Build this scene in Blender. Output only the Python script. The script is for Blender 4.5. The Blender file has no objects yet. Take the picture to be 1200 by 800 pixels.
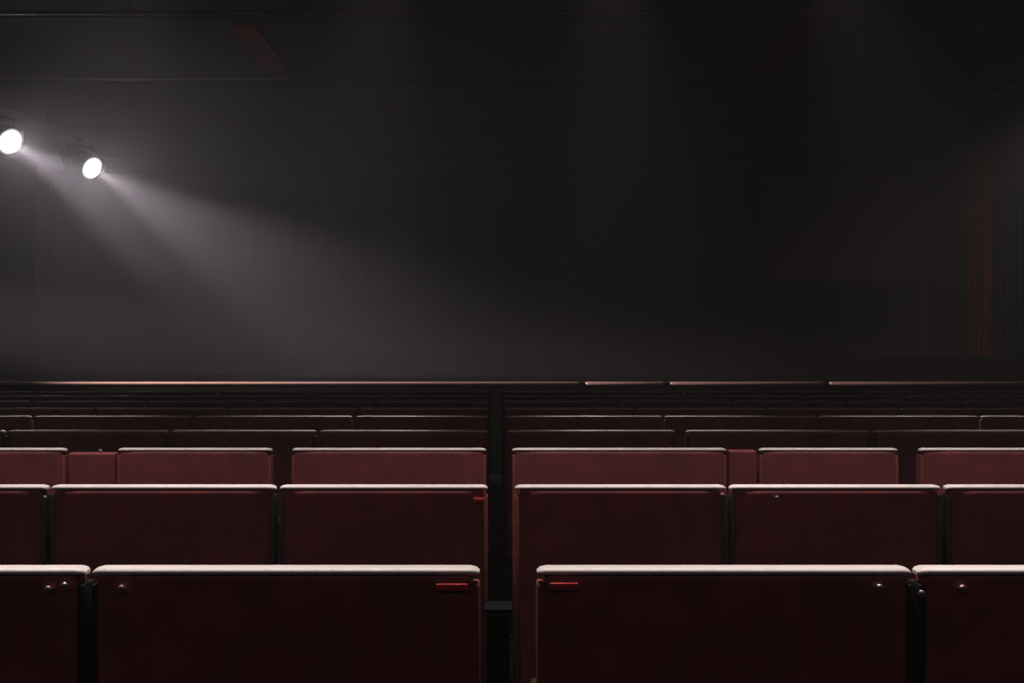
import bpy, bmesh, math, random
from mathutils import Vector, Matrix

random.seed(7)
SC = bpy.context.scene
C = bpy.context.collection

# ------------------------------------------------------------------ camera
F = 1100.0                 # focal length in pixels of a 1200 x 800 frame
VX, VY = 578.0, 415.0      # vanishing point of the centre aisle / eye level
EYE = 1.23


def PX(px, Y):
    """world X of picture column px at distance Y"""
    return (px - VX) / F * Y


def PZ(py, Y):
    """world Z of picture row py at distance Y"""
    return EYE - (py - VY) / F * Y


cam = bpy.data.cameras.new('camera')
cam.sensor_width = 36.0
cam.lens = 36.0 * F / 1200.0
cam.shift_x = (600 - VX) / 1200.0
cam.shift_y = (VY - 400) / 1200.0
cam.clip_start = 0.02
cam_o = bpy.data.objects.new('camera', cam)
cam_o.location = (0, 0, EYE)
cam_o.rotation_euler = (math.pi / 2, 0, 0)
C.objects.link(cam_o)
SC.camera = cam_o

# ------------------------------------------------------------------ world and exposure
# lamp powers (watts); the lamps themselves are built with their fittings below
P_FILL = 470.0      # added narrow downlights that light the near rows, out of view
P_REAR = 28.0        # added wide downlights behind the camera for dim ambient light
P_BEAM = 410.0       # each stage spotlight's beam
P_LENS = 400.0       # emission strength of each spotlight lens
HAZE = 0.10           # haze density over the stage
HAZE_HALL = 0.0046     # haze density over the seats
P_FRONT = 660.0      # added tilted ceiling lights that brighten the rims from the front
P_EDGE = 11000.0       # added unseen spotlight on the side wall that brightens the stage edge

w = bpy.data.worlds.new('world')
SC.world = w
w.use_nodes = True
w.node_tree.nodes['Background'].inputs[0].default_value = (0, 0, 0, 1)
# thin haze in the air, thicker over the stage than over the seats
nt = w.node_tree
geo = nt.nodes.new('ShaderNodeNewGeometry')
sep = nt.nodes.new('ShaderNodeSeparateXYZ')
mr = nt.nodes.new('ShaderNodeMapRange')
mr.interpolation_type = 'SMOOTHSTEP'
mr.inputs['From Min'].default_value = 9.8
mr.inputs['From Max'].default_value = 12.6
mr.inputs['To Min'].default_value = HAZE_HALL
mr.inputs['To Max'].default_value = HAZE
vs = nt.nodes.new('ShaderNodeVolumeScatter')
vs.inputs['Color'].default_value = (0.95, 0.91, 0.97, 1)
vs.inputs['Anisotropy'].default_value = 0.2
nt.links.new(geo.outputs['Position'], sep.inputs[0])
nt.links.new(sep.outputs['Y'], mr.inputs['Value'])
nt.links.new(mr.outputs['Result'], vs.inputs['Density'])
nt.links.new(vs.outputs[0], nt.nodes['World Output'].inputs['Volume'])
w.cycles.volume_step_size = 3.0
SC.view_settings.view_transform = 'Standard'
SC.view_settings.look = 'None'
SC.view_settings.gamma = 1.0
SC.view_settings.use_curve_mapping = False
SC.view_settings.exposure = 0.0
SC.cycles.use_denoising = True
SC.cycles.volume_bounces = 1
SC.cycles.volume_step_rate = 4.0

# room measures
X0, X1 = -10.05, 10.05
Y0, Y1 = -6.0, 21.8
H = 5.5
STAGE_Y, STAGE_Z = 9.6, 0.94
RISER_Y, RISER_Z = 16.0, 1.19


# ------------------------------------------------------------------ materials
def mat(name, col, rough=0.6, metal=0.0, noise=0.0, scale=40.0, bump=0.0, spec=0.5, stretch=(1, 1, 1)):
    m = bpy.data.materials.new(name)
    m.use_nodes = True
    nt = m.node_tree
    b = nt.nodes['Principled BSDF']
    b.inputs['Roughness'].default_value = rough
    b.inputs['Metallic'].default_value = metal
    b.inputs['Specular IOR Level'].default_value = spec
    tc = nt.nodes.new('ShaderNodeTexCoord')
    mp = nt.nodes.new('ShaderNodeMapping')
    mp.inputs['Scale'].default_value = stretch
    n = nt.nodes.new('ShaderNodeTexNoise')
    n.inputs['Scale'].default_value = scale
    n.inputs['Detail'].default_value = 4
    nt.links.new(tc.outputs['Object'], mp.inputs['Vector'])
    nt.links.new(mp.outputs['Vector'], n.inputs['Vector'])
    r = nt.nodes.new('ShaderNodeValToRGB')
    r.color_ramp.elements[0].position = 0.3
    r.color_ramp.elements[1].position = 0.7
    r.color_ramp.elements[0].color = tuple(c * (1 - noise) for c in col) + (1,)
    r.color_ramp.elements[1].color = tuple(min(1, c * (1 + noise)) for c in col) + (1,)
    nt.links.new(n.outputs['Fac'], r.inputs['Fac'])
    nt.links.new(r.outputs['Color'], b.inputs['Base Color'])
    if bump:
        bp = nt.nodes.new('ShaderNodeBump')
        bp.inputs['Strength'].default_value = bump
        bp.inputs['Distance'].default_value = 0.002
        nt.links.new(n.outputs['Fac'], bp.inputs['Height'])
        nt.links.new(bp.outputs['Normal'], b.inputs['Normal'])
    return m


def emit(name, col, strength):
    m = bpy.data.materials.new(name)
    m.use_nodes = True
    nt = m.node_tree
    nt.nodes.remove(nt.nodes['Principled BSDF'])
    e = nt.nodes.new('ShaderNodeEmission')
    e.inputs['Color'].default_value = tuple(col) + (1,)
    e.inputs['Strength'].default_value = strength
    nt.links.new(e.outputs[0], nt.nodes['Material Output'].inputs['Surface'])
    return m


M = dict(
    fabric=mat('red_fabric', (0.225, 0.029, 0.036), 0.65, 0, 0.25, 14, 0.15, 1.0),
    cushion=mat('cushion_fabric', (0.16, 0.018, 0.022), 0.9, 0, 0.2, 30, 0.2, 0.2),
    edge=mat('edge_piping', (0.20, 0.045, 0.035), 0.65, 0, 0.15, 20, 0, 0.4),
    rim=mat('pale_rim', (0.76, 0.70, 0.70), 0.38, 0, 0.05, 12, 0, 0.5),
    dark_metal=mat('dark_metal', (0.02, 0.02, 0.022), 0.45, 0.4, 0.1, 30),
    bolt=mat('bolt_metal', (0.55, 0.45, 0.42), 0.3, 0.9, 0.05, 50),
    red_plate=mat('red_plate', (0.55, 0.04, 0.035), 0.5, 0, 0.45, 90),
    armwood=mat('armrest_wood', (0.045, 0.02, 0.015), 0.45, 0, 0.3, 8, 0, 0.4, (1, 12, 12)),
    carpet=mat('carpet', (0.006, 0.006, 0.009), 0.95, 0, 0.3, 120, 0.3, 0.1),
    black_paint=mat('black_paint', (0.018, 0.018, 0.019), 0.85, 0, 0.2, 6, 0, 0.2),
    stage_black=mat('stage_black', (0.007, 0.007, 0.009), 0.8, 0, 0.2, 3, 0, 0.15),
    wall=mat('wall_plaster', (0.030, 0.028, 0.030), 0.9, 0, 0.12, 1.2, 0.1, 0.2),
    ceiling=mat('ceiling_paint', (0.024, 0.022, 0.023), 0.9, 0, 0.15, 0.8, 0.1, 0.2),
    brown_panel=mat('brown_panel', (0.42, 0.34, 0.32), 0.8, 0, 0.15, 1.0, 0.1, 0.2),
    curtain=mat('curtain_black', (0.020, 0.018, 0.022), 0.95, 0, 0.2, 3, 0.2, 0.1, (6, 6, 0.4)),
    red_drape=mat('red_drape', (0.68, 0.09, 0.05), 0.9, 0, 0.25, 3, 0.2, 0.1, (6, 6, 0.4)),
    blue_drape=mat('blue_drape', (0.06, 0.08, 0.12), 0.9, 0, 0.2, 3, 0.2, 0.1, (6, 6, 0.4)),
    red_beam=mat('red_beam', (0.17, 0.03, 0.033), 0.8, 0, 0.3, 2, 0, 0.2),
    pipe=mat('steel_pipe', (0.32, 0.31, 0.31), 0.4, 0.3, 0.1, 9),
    nosing=mat('stage_nosing', (0.93, 0.63, 0.57), 0.45, 0.0, 0.08, 5),
    white=mat('white_trim', (0.6, 0.6, 0.58), 0.5, 0, 0.05, 8),
)


# ------------------------------------------------------------------ mesh helpers
def box(bm, x0, x1, y0, y1, z0, z1, bevel=0.0, seg=2):
    g = bmesh.ops.create_cube(bm, size=1.0)
    vs = g['verts']
    for v in vs:
        v.co = Vector(((x0 + x1) / 2 + v.co.x * (x1 - x0), (y0 + y1) / 2 + v.co.y * (y1 - y0),
                       (z0 + z1) / 2 + v.co.z * (z1 - z0)))
    if bevel > 0:
        es = list({e for v in vs for e in v.link_edges})
        bmesh.ops.bevel(bm, geom=es, offset=bevel, segments=seg, affect='EDGES', profile=0.5)


def tube(bm, a, b, r, n=12, r2=None):
    a, b = Vector(a), Vector(b)
    d = b - a
    g = bmesh.ops.create_cone(bm, cap_ends=True, segments=n, radius1=r, radius2=r if r2 is None else r2, depth=d.length)
    q = Vector((0, 0, 1)).rotation_difference(d.normalized()).to_matrix().to_4x4()
    bmesh.ops.transform(bm, matrix=Matrix.Translation((a + b) / 2) @ q, verts=g['verts'])


def lathe(bm, prof, n=28):
    """profile [(r, z)] spun around Z"""
    rings = []
    for r, z in prof:
        rings.append([bm.verts.new((r * math.cos(2 * math.pi * i / n), r * math.sin(2 * math.pi * i / n), z)) for i in range(n)])
    for a, b in zip(rings, rings[1:]):
        for i in range(n):
            bm.faces.new((a[i], a[(i + 1) % n], b[(i + 1) % n], b[i]))
    return rings


def loft(bm, secs):
    """secs: list of closed rings (lists of points), capped at both ends"""
    R = [[bm.verts.new(p) for p in s] for s in secs]
    n = len(R[0])
    for a, b in zip(R, R[1:]):
        for i in range(n):
            bm.faces.new((a[i], a[(i + 1) % n], b[(i + 1) % n], b[i]))
    bm.faces.new(R[0][::-1])
    bm.faces.new(R[-1])


def obj(name, bm, m, parent=None, smooth=True, loc=None):
    bmesh.ops.recalc_face_normals(bm, faces=bm.faces[:])
    me = bpy.data.meshes.new(name)
    bm.to_mesh(me)
    bm.free()
    if smooth:
        for p in me.polygons:
            p.use_smooth = True
        try:
            me.set_sharp_from_angle(angle=math.radians(40))
        except Exception:
            pass
    me.materials.append(m)
    o = bpy.data.objects.new(name, me)
    C.objects.link(o)
    if parent:
        o.parent = parent
    if loc:
        o.location = loc
    return o


def boxobj(name, dims, m, parent=None, bevel=0.0, smooth=False):
    bm = bmesh.new()
    box(bm, *dims, bevel=bevel)
    return obj(name, bm, m, parent, smooth)


def tag(o, label, cat, group=None):
    o['label'] = label
    o['category'] = cat
    if group:
        o['group'] = group
    return o


def thing(name, label, cat, loc=(0, 0, 0), group=None):
    o = bpy.data.objects.new(name, None)
    o.empty_display_size = 0.1
    C.objects.link(o)
    o.location = loc
    return tag(o, label, cat, group)


def struct(o):
    o['kind'] = 'structure'
    return o


# ------------------------------------------------------------------ room shell
T = 0.2
struct(boxobj('floor', (X0 - T, X1 + T, Y0 - T, Y1 + T, -T, 0), M['carpet'], smooth=False))
ceil = struct(boxobj('ceiling', (X0 - T, X1 + T, Y0 - T, Y1 + T, H, H + T), M['ceiling'], smooth=False))
struct(boxobj('wall_left', (X0 - T, X0, Y0, Y1, 0, H), M['wall'], smooth=False))
wr = struct(boxobj('wall_right', (X1, X1 + T, Y0, Y1, 0, H), M['wall'], smooth=False))
struct(boxobj('wall_rear', (X0, X1, Y0 - T, Y0, 0, H), M['wall'], smooth=False))
wb = struct(boxobj('wall_front', (X0, X1, Y1, Y1 + T, 0, H), M['wall'], smooth=False))

# panels and pilasters of the wall behind the stage
YW = Y1
for s in (1, -1):
    a, b = PX(832, YW), PX(888, YW)
    c, d = PX(896, YW), PX(1076, YW)
    lo, hi = sorted((s * a, s * b))
    boxobj('pilaster', (lo, hi, YW - 0.10, YW, RISER_Z, H), M['wall'], wb, 0.01)
    lo, hi = sorted((s * c, s * d))
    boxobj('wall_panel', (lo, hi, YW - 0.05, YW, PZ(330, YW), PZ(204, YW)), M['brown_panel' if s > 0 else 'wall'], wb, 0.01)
    boxobj('lower_panel', (lo, hi, YW - 0.03, YW, RISER_Z, PZ(334, YW)), M['black_paint'], wb, 0.01)
    lo, hi = sorted((s * PX(1077, YW), s * PX(1085, YW)))
    boxobj('corner_trim', (lo, hi, YW - 0.07, YW, RISER_Z, H), M['brown_panel'], wb, 0.01)
    # cornice over the panels
boxobj('cornice', (X0, X1, YW - 0.14, YW, PZ(203, YW), H), M['black_paint'], wb, 0.01)

# ceiling: long red beams running away from the rows, and dark cross boards
for x, ya, yb in ((PX(922, 13.0) , 11.2, 14.1), (PX(310, 13.2), 12.0, 14.0)):
    boxobj('red_beam', (x - 0.17, x + 0.17, ya, yb, H - 0.06, H), M['red_beam'], ceil, 0.01)
for y in (11.75, 14.6, 17.4, 20.0):
    boxobj('cross_board', (X0, X1, y, y + 0.35, H - 0.05, H), M['black_paint'], ceil, 0.01)


# ------------------------------------------------------------------ stage
stage = struct(boxobj('stage', (X0, X1, STAGE_Y, Y1, 0, STAGE_Z - 0.02), M['stage_black'], smooth=False))
# skirting boards of the stage front
bx = X0
while bx < X1 - 0.01:
    b2 = min(X1, bx + 1.25)
    boxobj('fascia_board', (bx + 0.006, b2 - 0.006, STAGE_Y - 0.03, STAGE_Y, 0.02, STAGE_Z - 0.05), M['stage_black'], stage, 0.004)
    bx = b2
# floor boards across the stage deck
for i in range(12):
    ya = STAGE_Y + 0.05 + i * (RISER_Y - STAGE_Y - 0.05) / 12
    yb = STAGE_Y + 0.05 + (i + 1) * (RISER_Y - STAGE_Y - 0.05) / 12
    boxobj('deck_board', (X0, X1, ya + 0.004, yb - 0.004, STAGE_Z - 0.02, STAGE_Z - 0.002), M['stage_black'], stage, 0.003)
riser = struct(boxobj('stage_riser', (X0, X1, RISER_Y, Y1, STAGE_Z - 0.02, RISER_Z), M['stage_black'], smooth=False))


def rail_mesh(length, r, taper=True):
    """a rounded strip along X"""
    bm = bmesh.new()
    secs = []
    L = length / 2
    for x, k in ((-L, 0.55), (-L + 0.01, 0.9), (-L + 0.03, 1), (L - 0.03, 1), (L - 0.01, 0.9), (L, 0.55)):
        secs.append([(x, r * k * math.cos(a), r * k * math.sin(a)) for a in [2 * math.pi * i / 14 for i in range(14)]])
    loft(bm, secs)
    return bm


# the rounded nosing along the stage edge comes in lengths with small joints
cuts = [X0, PX(-120, STAGE_Y), PX(683, STAGE_Y), PX(782, STAGE_Y), PX(968, STAGE_Y), PX(1215, STAGE_Y), X1]
for a, b in zip(cuts, cuts[1:]):
    g = 0.05
    o = obj('edge_nosing', rail_mesh(b - a - g, 0.022), M['nosing'], stage)
    o.location = ((a + b) / 2, STAGE_Y - 0.012, STAGE_Z - 0.012)


# ------------------------------------------------------------------ curtains
def drape(name, x0, x1, y, z0, z1, m, label, cat='curtain', amp=0.06, wave=0.28, axis='x', parent=None, group=None):
    """a hanging cloth with folds, thick, running along X (or along Y when axis == 'y'); y is the plane it hangs in"""
    bm = bmesh.new()
    n = int((x1 - x0) / 0.035)
    front, back = [], []
    rnd = random.Random(int(abs(x0) * 100) + 3)
    ph = 0.0
    for i in range(n + 1):
        u = x0 + (x1 - x0) * i / n
        ph += 2 * math.pi * 0.035 / wave * rnd.uniform(0.7, 1.3)
        off = amp * math.sin(ph)
        col_f, col_b = [], []
        for k, z in enumerate((z0, z0 + (z1 - z0) * 0.5, z1 - 0.15, z1)):
            s = (1.1, 1.0, 0.7, 0.5)[k]
            for lst, d in ((col_f, 0), (col_b, 0.02)):
                p = (u, y + off * s + d, z) if axis == 'x' else (y + off * s + d, u, z)
                lst.append(bm.verts.new(p))
        front.append(col_f)
        back.append(col_b)
    for i in range(n):
        for k in range(3):
            bm.faces.new((front[i][k], front[i + 1][k], front[i + 1][k + 1], front[i][k + 1]))
            bm.faces.new((back[i][k], back[i][k + 1], back[i + 1][k + 1], back[i + 1][k]))
        bm.faces.new((front[i][0], back[i][0], back[i + 1][0], front[i + 1][0]))
        bm.faces.new((front[i][3], front[i + 1][3], back[i + 1][3], back[i][3]))
    for c in (0, n):
        for k in range(3):
            bm.faces.new((front[c][k], front[c][k + 1], back[c][k + 1], back[c][k]))
    o = obj(name, bm, m, parent)
    if label:
        tag(o, label, cat, group)
    return o


Yc = Y1 - 0.35
drape('stage_curtain', PX(294, Yc), PX(828, Yc), Yc, RISER_Z, PZ(208, Yc), M['curtain'],
      'wide black pleated curtain hanging across the back of the stage')
drape('side_drape', PX(1167, X1 / ((1167 - VX) / F)) and 18.75, 19.65, X1 - 0.14, RISER_Z, H - 0.12, M['red_drape'],
      'narrow dark red drape on the side wall opposite the spotlights', axis='y', amp=0.05, wave=0.2)
drape('side_drape', 16.6, 18.3, X1 - 0.14, RISER_Z, H - 0.14, M['blue_drape'],
      'dark blue drape on the side wall next to the narrow red drape', axis='y', amp=0.05, wave=0.22)
drape('side_drape', 20.3, 21.2, X0 + 0.14, RISER_Z, H - 0.12, M['red_drape'],
      'narrow dark red drape on the side wall behind the spotlights', axis='y', amp=0.05, wave=0.2)


# ------------------------------------------------------------------ lighting pipes under the ceiling
def pipe_bar(label, a, b, r=0.024, hang=2.4):
    a, b = Vector(a), Vector(b)
    t = thing('lighting_pipe', label, 'pipe', ((a + b) / 2), 'lighting pipes under the ceiling')
    c = (a + b) / 2
    bm = bmesh.new()
    tube(bm, a - c, b - c, r, 14)
    obj('pipe', bm, M['pipe'], t)
    n = max(2, int((b - a).length / hang) + 1)
    for i in range(n):
        p = a.lerp(b, (i + 0.5) / n) - c
        bm = bmesh.new()
        tube(bm, p, (p.x, p.y, H - c.z), 0.008, 8)
        box(bm, p.x - 0.04, p.x + 0.04, p.y - 0.04, p.y + 0.04, H - c.z - 0.012, H - c.z, 0.003)
        obj('hanger', bm, M['dark_metal'], t)
    return t


pipe_bar('long steel lighting pipe crossing above the front of the stage', (X0 + 0.3, 11.2, PZ(15, 11.2)), (X1 - 0.3, 11.2, PZ(15, 11.2)))
pipe_bar('shorter steel lighting pipe hung just behind the long crossing one', (PX(350, 11.55), 11.55, PZ(28, 11.55)), (PX(835, 11.55), 11.55, PZ(28, 11.55)))
pipe_bar('steel lighting pipe over the stage that ends above the spotlights', (X0 + 0.3, 14.2, PZ(92, 14.2)), (PX(335, 14.2), 14.2, PZ(92, 14.2)))
pipe_bar('steel pipe running away along the ceiling beside the red drape', (8.0, 14.0, H - 0.14), (8.0, 17.5, H - 0.14), 0.03)
LAMP_Z = 4.2
lamp_pos = [(PX(12, 13.07), 13.07, PZ(166, 13.07)), (PX(108, 15.0), 15.0, PZ(197, 15.0))]
PIPE_Z = LAMP_Z + 0.52
AIM = (0.80, -0.36, -0.46)
SPOT_K = 1.5
hk = [Vector(p) + Vector(AIM).normalized() * -0.2 * SPOT_K for p in lamp_pos]
for h_ in hk:
    h_.z = PIPE_Z
hd = (hk[1] - hk[0]).normalized()
pipe_bar('steel lighting pipe that carries the two bright spotlights', hk[0] - hd * 0.8, hk[1] + hd * 1.1, 0.026, 1.5)


# ------------------------------------------------------------------ stage spotlights
def hot_lens():
    """a lamp lens with a hot centre that dims towards its rim"""
    m = emit('spot_lens', (1.0, 0.92, 0.95), P_LENS)
    nt = m.node_tree
    tc = nt.nodes.new('ShaderNodeTexCoord')
    ln = nt.nodes.new('ShaderNodeVectorMath')
    ln.operation = 'LENGTH'
    nt.links.new(tc.outputs['Object'], ln.inputs[0])
    src = ln.outputs['Value']
    for op, b, rev in (('DIVIDE', 0.136, False), ('SUBTRACT', 1.0, True), ('MAXIMUM', 0.0, False), ('POWER', 3.5, False), ('MULTIPLY', P_LENS, False), ('ADD', 0.15, False)):
        n = nt.nodes.new('ShaderNodeMath')
        n.operation = op
        nt.links.new(src, n.inputs[1 if rev else 0])
        n.inputs[0 if rev else 1].default_value = b
        src = n.outputs[0]
    nt.links.new(src, nt.nodes['Emission'].inputs['Strength'])
    return m


M['spot_lens'] = hot_lens()


def spotlight(loc, direction, label):
    d = Vector(direction).normalized()
    t = thing('stage_spotlight', label, 'spotlight', loc, 'stage spotlights')
    q = Vector((0, 0, 1)).rotation_difference(d).to_matrix().to_4x4()
    # body, axis along local Z with the lens at z = 0
    bm = bmesh.new()
    lathe(bm, [(0.135, 0.012), (0.15, 0.012), (0.15, -0.10), (0.145, -0.12), (0.145, -0.30), (0.12, -0.36), (0.09, -0.42), (0.04, -0.44), (0.001, -0.44)])
    for k in range(3):
        lathe(bm, [(0.146, -0.15 - 0.05 * k), (0.156, -0.155 - 0.05 * k), (0.156, -0.165 - 0.05 * k), (0.146, -0.17 - 0.05 * k)])
    body = obj('lamp_body', bm, M['dark_metal'], t)
    body.matrix_local = q @ Matrix.Scale(SPOT_K, 4)
    bm = bmesh.new()
    lathe(bm, [(0.001, 0.022), (0.05, 0.018), (0.10, 0.008), (0.134, -0.01), (0.134, -0.02), (0.001, -0.02)])
    lens = obj('lens', bm, M['spot_lens'], t)
    lens.matrix_local = q @ Matrix.Scale(SPOT_K, 4)
    lens['label'] = 'glowing white lens'
    # yoke: side arms and bridge up to the pipe
    mid = d * -0.2 * SPOT_K
    side = d.cross(Vector((0, 0, 1))).normalized()
    top = Vector((mid.x, mid.y, 0.40))
    bm = bmesh.new()
    for s in (1, -1):
        tube(bm, mid + side * SPOT_K * 0.15 * s, mid + side * SPOT_K * 0.19 * s, 0.022, 10)
        tube(bm, mid + side * SPOT_K * 0.175 * s, top + side * SPOT_K * 0.175 * s, 0.010, 8)
    tube(bm, top - side * 0.185 * SPOT_K, top + side * 0.185 * SPOT_K, 0.012, 8)
    obj('yoke', bm, M['dark_metal'], t)
    bm = bmesh.new()
    hook = Vector((mid.x, mid.y, PIPE_Z - loc[2]))
    tube(bm, top, hook, 0.012, 8)
    box(bm, hook.x - 0.03, hook.x + 0.03, hook.y - 0.03, hook.y + 0.03, hook.z - 0.045, hook.z + 0.01, 0.005)
    obj('clamp', bm, M['dark_metal'], t)
    L = bpy.data.lights.new('spot_beam', 'SPOT')
    L.energy = P_BEAM
    L.color = (1.0, 0.89, 0.96)
    L.spot_size = math.radians(29)
    L.spot_blend = 0.75
    L.shadow_soft_size = 0.06
    lo = bpy.data.objects.new('spot_beam', L)
    C.objects.link(lo)
    lo.parent = t
    lo.matrix_local = Matrix.Translation(d * 0.05) @ Vector((0, 0, -1)).rotation_difference(d).to_matrix().to_4x4()
    return t


spotlight(lamp_pos[0], AIM, 'bright stage spotlight at the end of the pipe closer to the seats')
spotlight(lamp_pos[1], AIM, 'bright stage spotlight on the pipe nearer the stage curtain')


# ------------------------------------------------------------------ added ceiling lights, all out of view
def downlight(x, y, power, size, blend, label, group, tilt=0.0, col=(1.0, 0.86, 0.80)):
    t = thing('added_downlight', label, 'ceiling light', (x, y, H), group)
    bm = bmesh.new()
    lathe(bm, [(0.085, 0.0), (0.13, 0.0), (0.13, -0.012), (0.12, -0.02), (0.09, -0.02), (0.085, -0.012), (0.085, 0.0)])
    obj('trim_ring', bm, M['dark_metal'], t)
    bm = bmesh.new()
    lathe(bm, [(0.001, -0.004), (0.084, -0.004), (0.084, 0.0), (0.001, 0.0)])
    obj('lens', bm, emit('added_lens', col, 2.0), t)
    L = bpy.data.lights.new('added_light', 'SPOT')
    L.energy = power
    L.color = col
    L.spot_size = math.radians(size)
    L.spot_blend = blend
    L.shadow_soft_size = 0.07
    lo = bpy.data.objects.new('added_light', L)
    C.objects.link(lo)
    lo.parent = t
    lo.location = (0, 0, -0.05)
    lo.rotation_euler = (tilt, 0, 0)
    return t


for x in (-3.6, -2.1, -0.7, 0.7, 2.1, 3.6):
    downlight(x, 2.28, P_FILL, 52, 0.7, 'added unseen downlight above the row of red lit seats', 'added downlights over the seat rows', math.radians(-4.5))
for x in (-4.0, -2.4, -0.8, 0.8, 2.4, 4.0):
    downlight(x, 7.6, P_FRONT, 17, 0.8, 'added unseen tilted downlight between the seats and the stage', 'added tilted downlights in front of the stage', math.radians(-33.5))
for x in (-4.5, 0.0, 4.5):
    downlight(x, -3.0, P_REAR, 150, 0.4, 'added unseen downlight at the rear of the hall', 'added downlights at the rear of the hall')

downlight(9.0, 13.6, 105.0, 75, 1.0, 'added unseen tilted downlight washing the side wall by the red drape', 'added downlights over the stage', math.radians(52))


# an added, unseen spotlight on the side wall to brighten the stage edge
EL = Vector((X0 + 0.32, STAGE_Y - 0.30, 2.3))
ed = (Vector((-1.0, STAGE_Y - 0.02, STAGE_Z)) - EL).normalized()
t = thing('added_edge_spot', 'added unseen spotlight on the side wall lighting the stage edge', 'spotlight', EL)
q = Vector((0, 0, 1)).rotation_difference(ed).to_matrix().to_4x4()
bm = bmesh.new()
lathe(bm, [(0.05, 0.0), (0.06, 0.0), (0.06, -0.12), (0.04, -0.16), (0.001, -0.16)])
obj('lamp_body', bm, M['dark_metal'], t).matrix_local = q
bm = bmesh.new()
lathe(bm, [(0.001, -0.01), (0.052, -0.01), (0.052, -0.02), (0.001, -0.02)])
obj('lens', bm, emit('added_edge_lens', (1.0, 0.8, 0.76), 3.0), t).matrix_local = q
bm = bmesh.new()
tube(bm, ed * -0.14, (X0 - EL.x, 0, 0.02), 0.015, 8)
box(bm, X0 - EL.x, X0 - EL.x + 0.015, -0.05, 0.05, -0.03, 0.07, 0.004)
obj('wall_bracket', bm, M['dark_metal'], t)
L = bpy.data.lights.new('added_edge_light', 'SPOT')
L.energy = P_EDGE
L.color = (1.0, 0.74, 0.70)
L.spot_size = math.radians(13)
L.spot_blend = 1.0
L.shadow_soft_size = 0.03
lo = bpy.data.objects.new('added_edge_light', L)
C.objects.link(lo)
lo.parent = t
lo.matrix_local = Matrix.Translation(ed * 0.03) @ Vector((0, 0, -1)).rotation_difference(ed).to_matrix().to_4x4()


# ------------------------------------------------------------------ theatre seats
RIM_TOP = 0.905
PANEL_TOP = 0.893


def seat_meshes(wd, lit_edges):
    """the parts of one seat of width wd; local origin on the floor under the middle of the back, +Y faces the stage"""
    h = wd / 2
    out = []
    # back panel: a padded board with a gently bowed rear face
    bm = bmesh.new()
    secs = []
    for z, dy, inset in ((0.34, 0.0, 0.03), (0.36, 0.0, 0.016), (0.6, 0.0, 0.012), (0.85, 0.0, 0.012), (0.884, 0.0, 0.012), (PANEL_TOP - 0.004, 0.0, 0.013), (PANEL_TOP, 0.002, 0.02)):
        ring = []
        e = h - inset
        nseg = 10
        for i in range(nseg + 1):
            x = -e + 2 * e * i / nseg
            bow = -0.004
            corner = 0.003 if i in (0, nseg) else 0.0
            ring.append((x, -0.022 + dy + bow + corner, z))
        for i in range(nseg, -1, -1):
            x = -e + 2 * e * i / nseg
            ring.append((x, 0.02 - (0.008 if i in (0, nseg) else 0), z))
        secs.append(ring)
    loft(bm, secs)
    out.append(('back_panel', bm, M['fabric']))
    # pale rim along the top
    bm = bmesh.new()
    secs = []
    e = h - 0.001
    for x, k, dz in ((-e, 0.5, -0.003), (-e + 0.005, 0.85, -0.001), (-e + 0.014, 1, 0), (e - 0.014, 1, 0), (e - 0.005, 0.85, -0.001), (e, 0.5, -0.003)):
        ring = []
        for i in range(16):
            a = 2 * math.pi * i / 16
            yy = 0.017 * k * math.copysign(abs(math.cos(a)) ** 0.7, math.cos(a))
            zz = 0.006 * k * math.copysign(abs(math.sin(a)) ** 0.8, math.sin(a))
            ring.append((x, yy - 0.008, RIM_TOP - 0.006 + zz + dz))
        secs.append(ring)
    loft(bm, secs)
    out.append(('top_rim', bm, M['rim']))
    # side piping of the back
    for s in (-1, 1):
        bm = bmesh.new()
        box(bm, s * (h - 0.0065) - 0.006, s * (h - 0.0065) + 0.006, -0.024, 0.018, 0.36, 0.880, 0.004)
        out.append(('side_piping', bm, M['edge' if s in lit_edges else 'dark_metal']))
    # padded front of the back
    bm = bmesh.new()
    box(bm, -h + 0.03, h - 0.03, 0.02, 0.075, 0.42, 0.865, 0.022, 3)
    out.append(('back_cushion', bm, M['cushion']))
    # folded-up seat
    bm = bmesh.new()
    box(bm, -h + 0.05, h - 0.05, 0.08, 0.17, 0.38, 0.76, 0.03, 3)
    out.append(('seat_cushion', bm, M['cushion']))
    bm = bmesh.new()
    box(bm, -h + 0.045, h - 0.045, 0.17, 0.185, 0.39, 0.75, 0.006)
    out.append(('seat_pan', bm, M['dark_metal']))
    # armrests and standards
    for s in (-1, 1):
        x = s * (h - 0.02)
        bm = bmesh.new()
        box(bm, x - 0.018, x + 0.018, 0.0, 0.30, 0.60, 0.63, 0.008)
        out.append(('armrest', bm, M['armwood']))
        bm = bmesh.new()
        box(bm, x - 0.012, x + 0.012, 0.03, 0.22, 0.0, 0.60, 0.004)
        box(bm, x - 0.018, x + 0.018, 0.0, 0.28, 0.0, 0.02, 0.004)
        out.append(('standard', bm, M['dark_metal']))
    return out


ROWY = [1.45, 2.35, 3.27, 4.04, 4.98, 5.71, 6.55, 7.40, 8.25]
ORD = ['', 'first', 'second', 'third', 'fourth', 'fifth', 'sixth', 'seventh', 'eighth', 'ninth']
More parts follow.
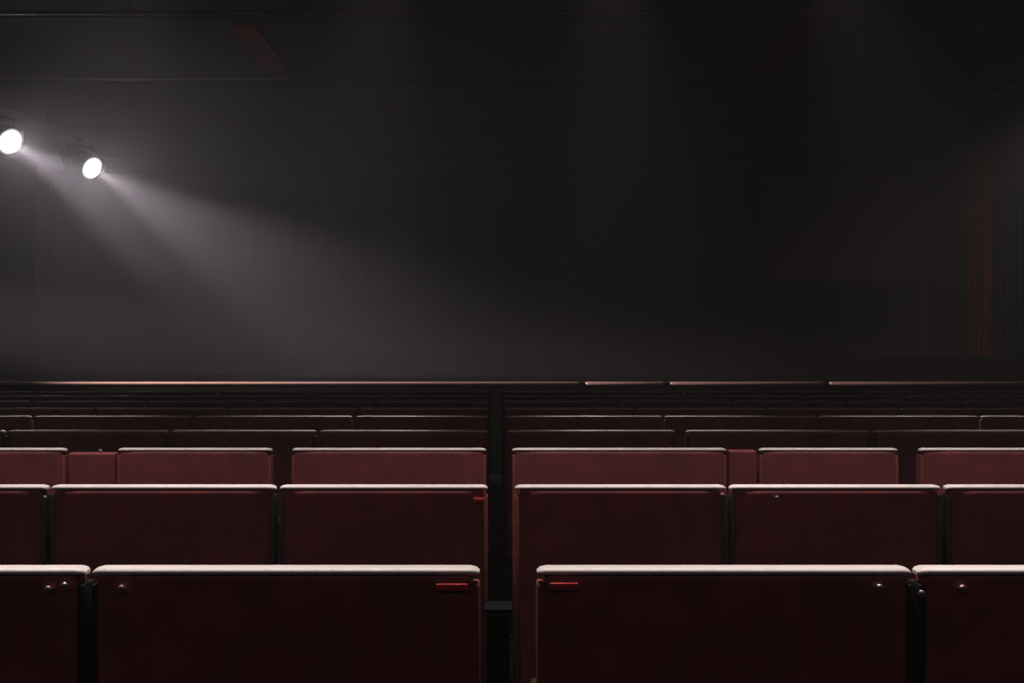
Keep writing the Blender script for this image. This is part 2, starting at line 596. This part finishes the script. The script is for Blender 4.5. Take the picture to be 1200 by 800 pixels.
# columns of the rims in the photograph: (nearest the aisle first), spotlight side then other side
ROWS_L = {
    0: [(113, 563), (-340, 107)],
    1: [(329, 572), (63, 325), (-190, 59)],
    2: [(343, 570), (140, 320), (-110, 80)],
    3: [(376, 572), (202, 371), (12, 198), (-180, 8)],
    4: [(417, 572), (229, 413), (42, 225), (-150, 38)],
}
ROWS_R = {
    0: [(628, 1063), (1068, 1500)],
    1: [(603, 849), (853, 1099), (1104, 1350)],
    2: [(600, 850), (888, 1050), (1075, 1300)],
    3: [(595, 790), (803, 1018), (1022, 1216), (1220, 1400)],
    4: [(592, 775), (778, 955), (958, 1145), (1148, 1340)],
}


def intervals(row, side):
    Y = ROWY[row]
    tab = ROWS_L if side < 0 else ROWS_R
    if row in tab:
        return [(PX(a, Y), PX(b, Y)) for a, b in tab[row]]
    out = []
    lim = (640.0 / F) * Y + 0.3
    x = 0.025 if side < 0 else 0.07
    pitch = 0.80
    while x < lim:
        a, b = x, x + pitch - 0.015
        out.append((a, b) if side > 0 else (-b, -a))
        x += pitch
    return out


def bolt(parent, x, y, z, r=0.006):
    bm = bmesh.new()
    g = bmesh.ops.create_uvsphere(bm, u_segments=10, v_segments=6, radius=r)
    for v in g['verts']:
        v.co.y *= 0.5
    o = obj('bolt', bm, M['bolt'], parent)
    o.location = (x, y, z)
    return o


def plate(parent, x0, x1, z0, z1):
    bm = bmesh.new()
    box(bm, x0, x1, -0.031, -0.026, z0, z1, 0.0015)
    o = obj('seat_plate', bm, M['red_plate'], parent)
    o['label'] = 'small red plate'
    return o


seats = {}
for row, Y in enumerate(ROWY):
    for side in (-1, 1):
        for k, (a, b) in enumerate(intervals(row, side)):
            wd = b - a
            rw = ORD[9 - row]
            sd = 'spotlight side' if side < 0 else 'side opposite the spotlights'
            nth = 'beside' if k == 0 else ORD[k + 1] + ' from'
            lab = f'red theatre seat {nth} centre gap, {sd}, {rw} row from stage'
            t = thing('theatre_seat', lab, 'seat', ((a + b) / 2, Y, 0), f'theatre seats in the {rw} row from the stage')
            # light put into piping colour: orange-red at centre gap and two rows, else dark
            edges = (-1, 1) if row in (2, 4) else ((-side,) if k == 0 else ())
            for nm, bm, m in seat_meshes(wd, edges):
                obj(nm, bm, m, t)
            seats[(row, side, k)] = t

# fixings seen on the backs
for row, side, k, px, py in ((0, -1, 1, 57, 690), (0, -1, 1, 76, 686), (0, -1, 0, 143, 689), (0, 1, 0, 1030, 688), (0, 1, 1, 1079, 695),
                             (0, 1, 1, 1127, 689), (1, -1, 2, 53, 583), (1, 1, 0, 846, 580), (1, 1, 1, 910, 583)):
    t = seats[(row, side, k)]
    Yr = ROWY[row] - 0.028
    bolt(t.children[0], PX(px, Yr) - t.location.x, -0.031, PZ(py, Yr))
for row, side, k, xa, xb, ya, yb in ((0, -1, 0, 511, 548, 684, 692), (0, 1, 0, 644, 678, 683, 691), (1, -1, 0, 555, 567, 583, 589)):
    t = seats[(row, side, k)]
    Yr = ROWY[row] - 0.03
    plate(t.children[0], PX(xa, Yr) - t.location.x, PX(xb, Yr) - t.location.x, PZ(yb, Yr), PZ(ya, Yr))

# low red filler units that close the wide gaps in the row of red backs
for xa, xb, ptop, lab in ((82, 138, 530, 'low red filler panel with a bolt between two seats on the spotlight side'),
                          (852, 886, 527, 'low red filler panel between two seats on the unlit side')):
    Y = ROWY[2]
    a, b = PX(xa, Y), PX(xb, Y)
    top = PZ(ptop, Y)
    t = thing('filler_panel', lab, 'panel', ((a + b) / 2, Y, 0), 'filler panels between seats')
    hw = (b - a) / 2 - 0.002
    boxobj('panel', (-hw, hw, -0.02, 0.02, 0.34, top), M['fabric'], t, 0.006)
    for s in (-1, 1):
        boxobj('leg', (s * hw * 0.6 - 0.012, s * hw * 0.6 + 0.012, -0.012, 0.012, 0, 0.345), M['dark_metal'], t, 0.003)
    if xa < 500:
        bolt(t, PX(118, Y) - t.location.x, -0.005, top + 0.004, 0.009)

# the dark post that stands in the centre gap between the nearest seats
Yp = ROWY[0] + 0.02
a, b = PX(567, Yp), PX(601, Yp)
t = thing('gap_post', 'dark narrow post standing in the centre gap between the two seat blocks', 'post', ((a + b) / 2, Yp, 0))
hw = (b - a) / 2
boxobj('post', (-hw + 0.004, hw - 0.004, -0.02, 0.03, 0.015, PZ(712, Yp)), M['dark_metal'], t, 0.006)
boxobj('post_cap', (-hw, hw, -0.022, 0.032, PZ(712, Yp), PZ(710, Yp)), M['carpet'], t, 0.003)
boxobj('foot', (-hw - 0.0, hw + 0.0, -0.03, 0.05, 0, 0.015), M['dark_metal'], t, 0.003)
